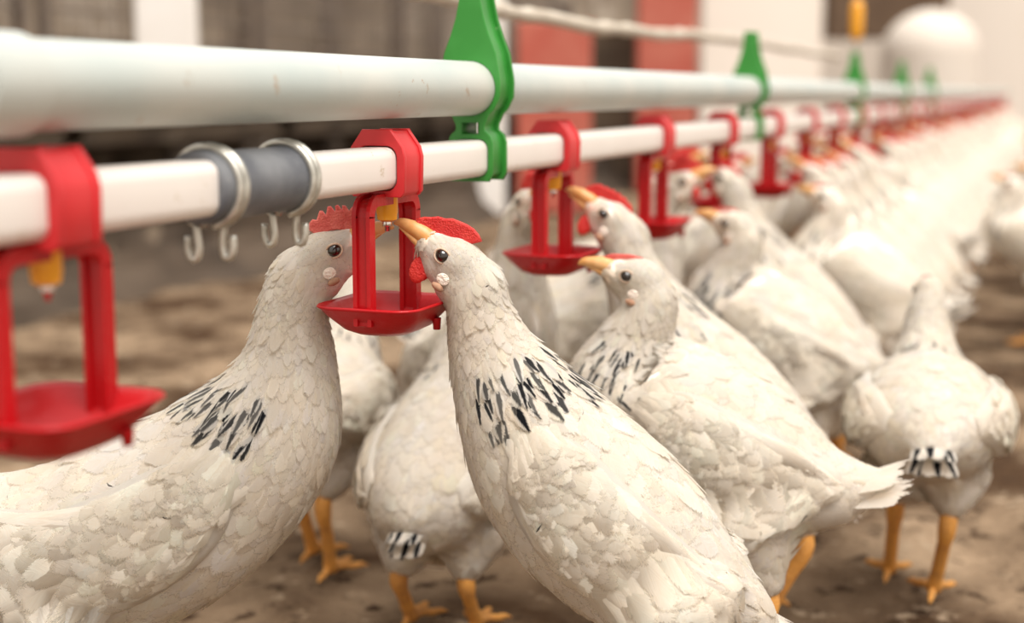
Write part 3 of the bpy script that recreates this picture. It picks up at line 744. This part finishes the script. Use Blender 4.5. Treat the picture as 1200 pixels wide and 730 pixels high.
    cnt = 12; P_ = []; D_ = []; N_ = []; Lt = []; bl = []
    for k in range(cnt):
        a = (k % 6 - 2.5) / 2.5; lay = k // 6
        d_ = td * 1.0 + side * a * (0.30 + 0.1 * lay) * sp.get('tail_spread', 1.0) + tu * (sp['tail_up'] - 0.14 * lay - .12 * abs(a)); d_ /= np.linalg.norm(d_)
        N_v = np.cross(d_, side * 1.0); N_v = N_v if N_v.dot(tu) > 0 else -N_v; N_v = N_v + side * a * 0.5; N_v /= np.linalg.norm(N_v)
        P_.append(tp - td * 0.022 + side * a * 0.010 * sp.get('tail_spread', 1.0) + tu * (0.004 - lay * 0.008)); D_.append(d_); N_.append(N_v); Lt.append(sp['tail_len'] * (1 - .12 * abs(a))); bl.append(sp['tail_black'] * (1 if (k * 7 % 5) < 3 else 0))
    tf = feathers(np.array(P_), np.array(N_), np.array(D_), np.array(Lt), np.full(cnt, .014), np.zeros(cnt), np.full(cnt, .001), np.tile(WHITE, (cnt, 1)), np.array(bl) * 1.0, bvh, 5, drape=False, cup=.0015, jag=.05, nblend=.6)
    fmesh('tail', [tf], M['feather'], root)
    # ear lobes: small white tufts with a brown ear below
    for sg in (1, -1):
        q = hp(-0.0085, sg * 0.0133, -0.0095)
        m2 = MB().add(*ellipsoid(q, (F, Sd, U), (0.0040, 0.0007, 0.0036), 10, 14)); e_ = m2.build('earlobe', M['lobe'], root)
        m2 = MB().add(*ellipsoid(hp(-0.0085, sg * 0.0138, -0.0150), (F, Sd, U), (0.0040, 0.0022, 0.0022), 8, 12)); m2.build('ear_patch', M['ear'], e_)
    # eyes
    for sg in (1, -1):
        er = 0.0046
        sx_ = 0.0
        r_ = bvh.find_nearest(tuple(hp(0, sg * 0.02, 0.001)))
        surf = abs((np.array(r_[0]) - E) @ Sd)
        q = hp(0, sg * (surf - 0.0018), 0.001)
        ey = MB().add(*ellipsoid(q, (F, Sd, U), (er, er * 0.95, er * .9), 14, 20)).build('eye', M['eye'], root)
        ring = [q + F * math.cos(a) * 0.0049 + U * math.sin(a) * 0.0040 + Sd * sg * (0.0024 - 0.0010 * abs(math.cos(a))) for a in np.linspace(0, 2 * math.pi, 24, endpoint=False)]
        MB().tube(ring, 0.0007, 8, closed=True).build('eyelid', M['lid'], ey)
    # beak
    up_ = smoothline(np.array([hp(0.0120, 0, 0.0015), hp(0.0190, 0, 0.0018), hp(0.0270, 0, 0.0006), hp(0.0335, 0, -0.0012), hp(0.0368, 0, -0.0040)]), 14)
    g_ = sp.get('gape', 0.0)
    bkm = MB().add(*loft(up_, Sd, np.interp(np.linspace(0, 1, 14), [0, .5, .85, 1], [.0072, .0048, .0024, .0007]), np.interp(np.linspace(0, 1, 14), [0, .5, .85, 1], [.0066, .0048, .0028, .0008]), 16))
    lo_ = smoothline(np.array([hp(0.0110, 0, -0.0046), hp(0.0190, 0, -0.0036 - g_), hp(0.0275, 0, -0.0030 - 1.6 * g_), hp(0.0325, 0, -0.0030 - 2.0 * g_)]), 10)
    bkm.add(*loft(lo_, Sd, np.interp(np.linspace(0, 1, 10), [0, .5, 1], [.0058, .0038, .0010]), np.interp(np.linspace(0, 1, 10), [0, .5, 1], [.0036, .0024, .0007]), 14))
    bko = bkm.build('beak', M['beak'], root)
    for sg in (1, -1):
        MB().add(*ellipsoid(hp(0.0185, sg * 0.0040, 0.0030), (F, Sd, U), (0.0022, 0.0009, 0.0007), 6, 10)).build('nostril', M['dark'], bko)
    # comb
    if sp.get('comb'):
        me_ = plate_verts([sp['comb']], 0.0022, 0.0010)
        mm = Matrix(((F[0], U[0], Sd[0], E[0]), (F[1], U[1], Sd[1], E[1]), (F[2], U[2], Sd[2], E[2]), (0, 0, 0, 1)))
        if sp.get('comb_lean'): mm = mm @ Matrix.Translation((0, .012, 0)) @ Matrix.Rotation(sp['comb_lean'], 4, 'X') @ Matrix.Translation((0, -.012, 0))
        me_.transform(mm); newobj('comb', me_, M[sp.get('combmat', 'comb')], root)
    wr = sp.get('wattle', 0)
    if wr:
        for sg in (1, -1):
            q = hp(0.0075, sg * 0.0045, -0.0095 - wr * 0.75)
            MB().add(*ellipsoid(q, (F * .9 + U * .2, Sd, U), (wr * 0.78, 0.0018, wr), 12, 16)).build('wattle', M['comb'], root)
    # legs
    for k, (hip, hock, foot) in enumerate(legs):
        hock, foot = np.array(hock), np.array(foot)
        lg = MB(); up2 = hock + (np.array(hip) - hock) * 0.18
        lg.tube(smoothline(np.array([up2, hock, hock * .5 + foot * .5 + np.array([-.001, 0, 0]), foot + np.array([0, 0, .008])]), 16), np.interp(np.linspace(0, 1, 16), [0, .25, .4, .85, 1], [.0075, .0080, .0060, .0060, .0075]), 12)
        for (ang, ln, r_) in ((0, .046, .0042), (32, .038, .0038), (-32, .038, .0038), (170, .020, .0034)):
            d_ = np.array([math.cos(rad(ang)), math.sin(rad(ang)), 0])
            q = [foot + np.array([0, 0, .007]), foot + d_ * ln * .3 + np.array([0, 0, .0085]), foot + d_ * ln * .65 + np.array([0, 0, .0050]), foot + d_ * ln * .9 + np.array([0, 0, .0042]), foot + d_ * ln * 1.12 + np.array([0, 0, .0008])]
            lg.tube(smoothline(np.array(q), 12), np.interp(np.linspace(0, 1, 12), [0, .3, .75, .85, 1], [r_ * 1.1, r_, r_ * .8, r_ * .5, .0006]), 9)
        lg.build('leg', M['leg'], root)
    return root

def from_px(spx):
    """stations drawn in a real vertical plane through the hen -> local spec"""
    A_ = at(*spx['anchor']); hd = rad(spx['heading'])
    fw = np.array([math.cos(hd), math.sin(hd), 0]); 
    W3 = []
    for (px, py, hp_, wr) in spx['st']:
        p, t = on_plane(px, py, A_, hd); W3.append((p, hp_ * t / FPX, wr))
    e, _ = on_plane(*spx['eye'], A_, hd)
    k = spx.get('root', 4); o = W3[k][0].copy(); o[2] = 0
    st = [((p - o) @ fw, p[2], h_, wr, 0.0) for p, h_, wr in W3]
    cpx = spx.get('comb_px')
    s = dict(spx); s['st'] = st;
    if cpx:
        ct_, st_ = math.cos(rad(spx['tilt'])), math.sin(rad(spx['tilt'])); cc = []
        for q in cpx:
            p_, _ = on_plane(*q, A_, hd); dx = (p_ - e) @ fw; dz = p_[2] - e[2]; cc.append((dx * ct_ + dz * st_, -dx * st_ + dz * ct_))
        s['comb'] = cc
    s['head'] = ((e - o) @ fw, e[2], spx['tilt'], spx.get('turn', 0), 0.0)
    cx, cz, ch = st[k][0], st[k][1], st[k][2]
    lx = spx.get('legx', 0.0)
    s['legs'] = [((cx + lx, sg * 0.030, cz - ch * 0.45), (cx + lx - 0.030, sg * 0.036, 0.085), (cx + lx + 0.004, sg * 0.040, 0.0)) for sg in (1, -1)]
    return s, o, hd

comb_round = [(0.0225, 0.003), (0.0245, 0.0085), (0.021, 0.0135), (0.018, 0.0160), (0.0150, 0.0172), (0.0138, 0.0162), (0.011, 0.0185), (0.0092, 0.0175), (0.006, 0.0196), (0.0040, 0.0184), (0.000, 0.0203), (-0.002, 0.0190), (-0.006, 0.0200), (-0.008, 0.0186), (-0.012, 0.0185), (-0.0145, 0.0165), (-0.017, 0.0150), (-0.0172, 0.0125), (-0.012, 0.0110), (0, 0.011), (0.010, 0.0085), (0.016, 0.004)]
comb_spiky = [(0.0195, 0.004), (0.0215, 0.010), (0.0190, 0.0145), (0.0165, 0.0135), (0.0145, 0.0205), (0.0115, 0.0150), (0.0085, 0.0230), (0.0050, 0.0155), (0.0015, 0.0232), (-0.0020, 0.0150), (-0.0075, 0.0215), (-0.0090, 0.0140), (-0.0155, 0.0170), (-0.0170, 0.0120), (-0.012, 0.0105), (0, 0.011), (0.010, 0.0085), (0.015, 0.005)]
comb_low = [(0.0195, 0.004), (0.0205, 0.0078), (0.0165, 0.0105), (0.010, 0.0126), (0.004, 0.0143), (-0.002, 0.0150), (-0.008, 0.0147), (-0.010, 0.013), (0, 0.011), (0.010, 0.0085), (0.015, 0.005)]
wing_def = dict(u=[.66, .58, .46, .34, .22, .12], v=[12, 8, 4, 4, 10, 22], h=[.006, .026, .037, .036, .026, .008])

H2 = dict(anchor=(462, 262, 0.845), heading=189, eye=(523, 299), tilt=36, gape=0.0004, comb_px=[(489,263),(488.5,256),(497,254),(505,254.5),(513,253.5),(521,256),(530,256),(539,259.5),(547,263),(555,268),(561,275),(565,283),(553,286),(541,284),(529,282),(512,279),(499,274)],
          st=[(905, 742, 8, 1.2), (882, 724, 30, 1.1), (842, 705, 58, 1.0), (780, 668, 90, .95), (714, 612, 104, .92), (650, 542, 98, .92), (606, 472, 74, .92), (576, 412, 50, .9), (561, 362, 36, .88), (556, 330, 33, .82), (549, 312, 26, .8)],
          neck_u=(.70, .9), black=(.69, .82, .17, -.35), wing=wing_def, tail_up=.1, tail_len=.055, tail_black=0, comb=comb_round, wattle=.0085, root=4, legx=-.035)
H1 = dict(anchor=(459, 268, 0.850), heading=24, eye=(394, 293), tilt=27, comb_px=[(361.5,269),(362,262),(366,257),(371,258),(374.5,247),(378,247),(382,252),(384,242),(387.5,241.5),(393,248),(393,241),(396,240),(401,246),(401,240.5),(405,241),(409,247),(413,242),(417,244),(420,250),(427,248),(432,256),(433,263),(424,269),(411,270),(402,270),(395,269),(388,270),(379,273),(370,275)], 
          st=[(-135, 585, 8, 1.2), (-90, 596, 28, 1.1), (-40, 612, 56, 1.0), (20, 632, 86, .95), (100, 640, 112, .9), (180, 612, 114, .9), (258, 562, 103, .9), (318, 492, 84, .9), (340, 420, 53, .88), (343, 365, 39, .86), (353, 322, 33, .82), (364, 302, 26, .8)],
          neck_u=(.70, .9), black=(.69, .79, .20, 0.1), wing=wing_def, tail_up=.25, tail_len=.06, tail_black=.8, comb=comb_spiky, combmat='combpink', face=(.80, .50, .40), root=4)
H3 = dict(anchor=(678, 312, 1.0), heading=186, eye=(737, 323), tilt=17,
          st=[(1046, 562, 6, 1.3), (1015, 568, 24, 1.1), (970, 570, 48, 1.0), (920, 558, 74, .95), (858, 530, 93, .92), (790, 488, 90, .92), (733, 450, 72, .95), (742, 405, 44, .9), (757, 372, 34, .86), (760, 346, 30, .82), (755, 334, 24, .8)],
          neck_u=(.70, .9), black=(.71, .86, .24, -.6), wing=wing_def, tail_up=.15, tail_len=.05, tail_black=0, comb=comb_low, combmat='combpink', face=(.84, .66, .50), root=4)
s2, o2_, h2_ = from_px(H2); s1, o1_, h1_ = from_px(H1); s3, o3_, h3_ = from_px(H3)

def place(r, loc, hd, label, group=None):
    r.location = (float(loc[0]), float(loc[1]), 0.0); r.rotation_euler = (0, 0, hd)
    return tag(r, label, 'hen', group)
G = 'white hens crowding round the drinker line'
A1 = build_hen(s1, 7500, .0026); place(A1, o1_, h1_, 'white hen with spiky pink comb at the left, facing the sharp red drinker', G)
A2 = build_hen(s2, 8000, .0026); place(A2, o2_, h2_, 'white hen with smooth bright red comb in centre front, stretching left to the sharp drinker', G)
A3 = build_hen(s3, 6000, .0028); place(A3, o3_, h3_, 'white hen with dark collar streaks and hardly any comb, behind the front centre hen', G)

# further poses for the hens behind
def variant(s, **kw):
    v = dict(s); v.update(kw); return v
s4 = variant(s2, comb=comb_round, wattle=.0085, black=(.68, .82, .25, -.2), gape=0.001)
s_lean = variant(s3, tail_up=.12, tail_len=.060, tail_black=1.0, black=(.7, .86, .10, -.3))
s_rear = variant(s_lean)
s_rear['st'] = [(-.118, .160, .006, 1.2, 0), (-.098, .165, .022, 1.2, 0), (-.070, .168, .039, 1.2, 0), (-.03, .167, .051, 1.18, 0), (.01, .166, .055, 1.12, 0), (.045, .174, .051, 1.06, 0), (.070, .192, .038, 1.0, 0),
                (.084, .214, .028, .95, 0), (.092, .236, .022, .9, 0), (.098, .250, .0195, .85, 0), (.102, .259, .017, .8, 0)]
s_rear['head'] = (.112, .263, 2, 12, 0.0)
s_rear['legs'] = [((.01, .026, .130), (.012, .024, .085), (.050, .026, 0)), ((0, -.024, .130), (-.028, -.020, .085), (.004, -.012, 0))]
s_lean = variant(s_lean, tail_up=-.30, tail_len=.054, tail_spread=.45)
s_rear = variant(s_rear, tail_spread=.6, tail_up=.1)
s_lean['st'] = [(-.108, .128, .006, 1.1, 0), (-.090, .129, .027, 1.05, 0), (-.062, .132, .046, 1.0, 0), (-.025, .140, .058, .96, 0), (.015, .158, .060, .92, 0), (.045, .184, .052, .92, 0), (.062, .210, .039, .92, 0),
                (.071, .234, .029, .9, 0), (.076, .252, .023, .88, 0), (.080, .265, .0195, .85, 0), (.084, .274, .017, .8, 0)]
s_lean['head'] = (.095, .280, 10, -10, 0.0)
s_lean['legs'] = [((-.005, sg * .026, .100), (-.030, sg * .030, .058), (.004, sg * .030, 0)) for sg in (1, -1)]
s_rear['wing'] = dict(wing_def)
B4 = build_hen(s4, 2600, .0036)      # drinking, red comb
B6 = build_hen(variant(s3, comb=comb_low, black=(.68, .86, .3, -.5), tail_black=.7), 2600, .0036)
B9 = build_hen(s_rear, 3600, .0034)  # seen from behind, black in tail
BS = build_hen(variant(s1, combmat='comb', wattle=.007, black=(.67, .80, .3, -.3)), 2400, .0036)

def put(base, px, py, z, hd, label, group=G, first=False, scale=1.0, spec=None):
    """stand a hen so that the midpoint of its eyes is seen at (px,py,z)"""
    e = at(px, py, z); hx, hz = spec['head'][0] * scale, spec['head'][1] * scale; a = rad(hd)
    loc = (e[0] - hx * math.cos(a), e[1] - hx * math.sin(a), 0)
    if first: base.scale = (scale,) * 3; return place(base, loc, a, label, group)
    r = dup(base, loc, a, label, group, scale); return tag(r, label, 'hen', group)

def put_foot(base, px, py, z, hd, label, first=False, scale=1.0, group=G):
    e = at(px, py, z); a = rad(hd)
    if first: base.scale = (scale,) * 3; return place(base, (e[0], e[1], 0), a, label, group)
    r = dup(base, (e[0], e[1], 0), a, label, group, scale); return tag(r, label, 'hen', group)

put(B4, 709, 258, 1.13, 187, 'white hen with round red comb and wattle, head above the streak-collared hen', first=True, spec=s4, scale=1.0)
put(B6, 853, 292, 1.40, 172, 'pale hen facing left with plain head, behind the streak-collared hen', first=True, spec=s3, scale=1.0)
put_foot(B9, 1078, 690, 1.20, 97, 'white hen seen from behind at the right edge, black-barred tail', first=True, scale=.94)
B5 = build_hen(s_lean, 3600, .0034)
put_foot(B5, 519, 738, 1.13, 97, 'white hen seen from behind between the two front hens, black tail feathers', first=True, scale=.90)
put(BS, 622, 243, 1.22, -46, 'white hen with red comb behind the second red drinker, facing right', first=True, spec=s1, scale=1.0)
put_foot(B9, 372, 660, 1.25, 95, 'cream hen mostly hidden behind the left front hen and the sharp drinker', scale=.95)
put(BS, 800, 232, 1.50, 12, 'hen with red wattle behind the third red drinker, facing right', spec=s1)
put(B4, 846, 243, 1.64, 172, 'white hen bending its neck up beside the fourth red drinker', spec=s4)

# far hens: one mesh each, merged from a coarse build
def merged(s, nm='hen'):
    r = build_hen(s, 1100, .0048)
    ms = [c for c in r.children] + [g for c in r.children for g in c.children]
    mats = []; V = []; F = []; MI = []; C = []; FC = []
    for o in ms:
        me = o.data; k = len(V); V += [v.co[:] for v in me.vertices]; mt = me.materials[0]
        if mt not in mats: mats.append(mt)
        mi = mats.index(mt)
        a = me.attributes.get('col')
        if a: arr = np.zeros(len(me.vertices) * 4, np.float32); a.data.foreach_get('color', arr); C += arr.reshape(-1, 4).tolist()
        else: C += [[.8, .7, .6, 1]] * len(me.vertices)
        a = me.attributes.get('fc')
        if a: arr = np.zeros(len(me.vertices) * 3, np.float32); a.data.foreach_get('vector', arr); FC += arr.tolist()
        else: FC += [0.0, .5, .5] * len(me.vertices)
        for p in me.polygons: F.append(tuple(i + k for i in p.vertices)); MI.append(mi)
    me = bpy.data.meshes.new(nm); me.from_pydata(V, [], F); me.update()
    for m in mats: me.materials.append(m)
    me.polygons.foreach_set('material_index', MI); me.polygons.foreach_set('use_smooth', [True] * len(F))
    a = me.attributes.new('col', 'FLOAT_COLOR', 'POINT'); a.data.foreach_set('color', np.array(C, np.float32).ravel())
    a = me.attributes.new('fc', 'FLOAT_VECTOR', 'POINT'); a.data.foreach_set('vector', np.array(FC, np.float32))
    for o in ms: bpy.data.objects.remove(o)
    bpy.data.objects.remove(r)
    return me
far_m = [merged(s4), merged(variant(s3, tail_black=.8, black=(.68, .86, .3, -.5))), merged(variant(s1, combmat='comb', tail_black=.6)), ]
far_s = [s4, s3, s1]
rr = random.Random(11)
def far_hen(mi, x, y, hd, sc, lab, grp):
    o = bpy.data.objects.new('hen', far_m[mi]); COL.objects.link(o); o.location = (x, y, 0); o.rotation_euler = (0, 0, hd); o.scale = (sc,) * 3
    return tag(o, lab, 'hen', grp)
# right-hand row, facing the pipe
y = 1.84; cnt = 0
while y < 10.0:
    mi = rr.choice([0, 0, 0, 1]); s = far_s[mi]; a = math.pi - .06 + .17 * math.sin(cnt * .55) + rr.uniform(-.05, .05); sc = rr.uniform(.92, 1.0)
    ex = PX + (0.045 if mi == 0 else rr.uniform(.05, .10)); x = ex - s['head'][0] * sc * math.cos(a); yy = y - s['head'][0] * sc * math.sin(a)
    far_hen(mi, x, yy, a, sc, 'blurred white hen in the front rank on the near side of the drinker line', 'front rank hens'); cnt += 1
    y += rr.uniform(.15, .172) * (1 if y < 5 else 1.15)
for (y0_, y1_, xo, st_) in ((2.35, 10, .34, .20), (4.6, 10, .62, .26)):
    y = y0_
    while y < y1_:
        mi = rr.choice([1, 1, 0]); a = math.pi + rr.uniform(-.9, .9)
        far_hen(mi, PX + xo + rr.uniform(0, .12), y, a, rr.uniform(.85, .97), 'blurred white hen standing behind the front rank, far along the line', 'rear rank hens'); y += rr.uniform(.8, 1.3) * st_
# left-hand row
y = 1.75
while y < 9.5:
    s = s1; a = rr.uniform(-.16, .16); sc = rr.uniform(.92, 1.0); x = PX - .06 - rr.uniform(0, .06) - s['head'][0] * sc * math.cos(a); yy = y - s['head'][0] * sc * math.sin(a)
    far_hen(2, x, yy, a, sc, 'blurred hen on the far side of the drinker line, half hidden by the pipe', 'far side hens'); y += rr.uniform(.18, .25)
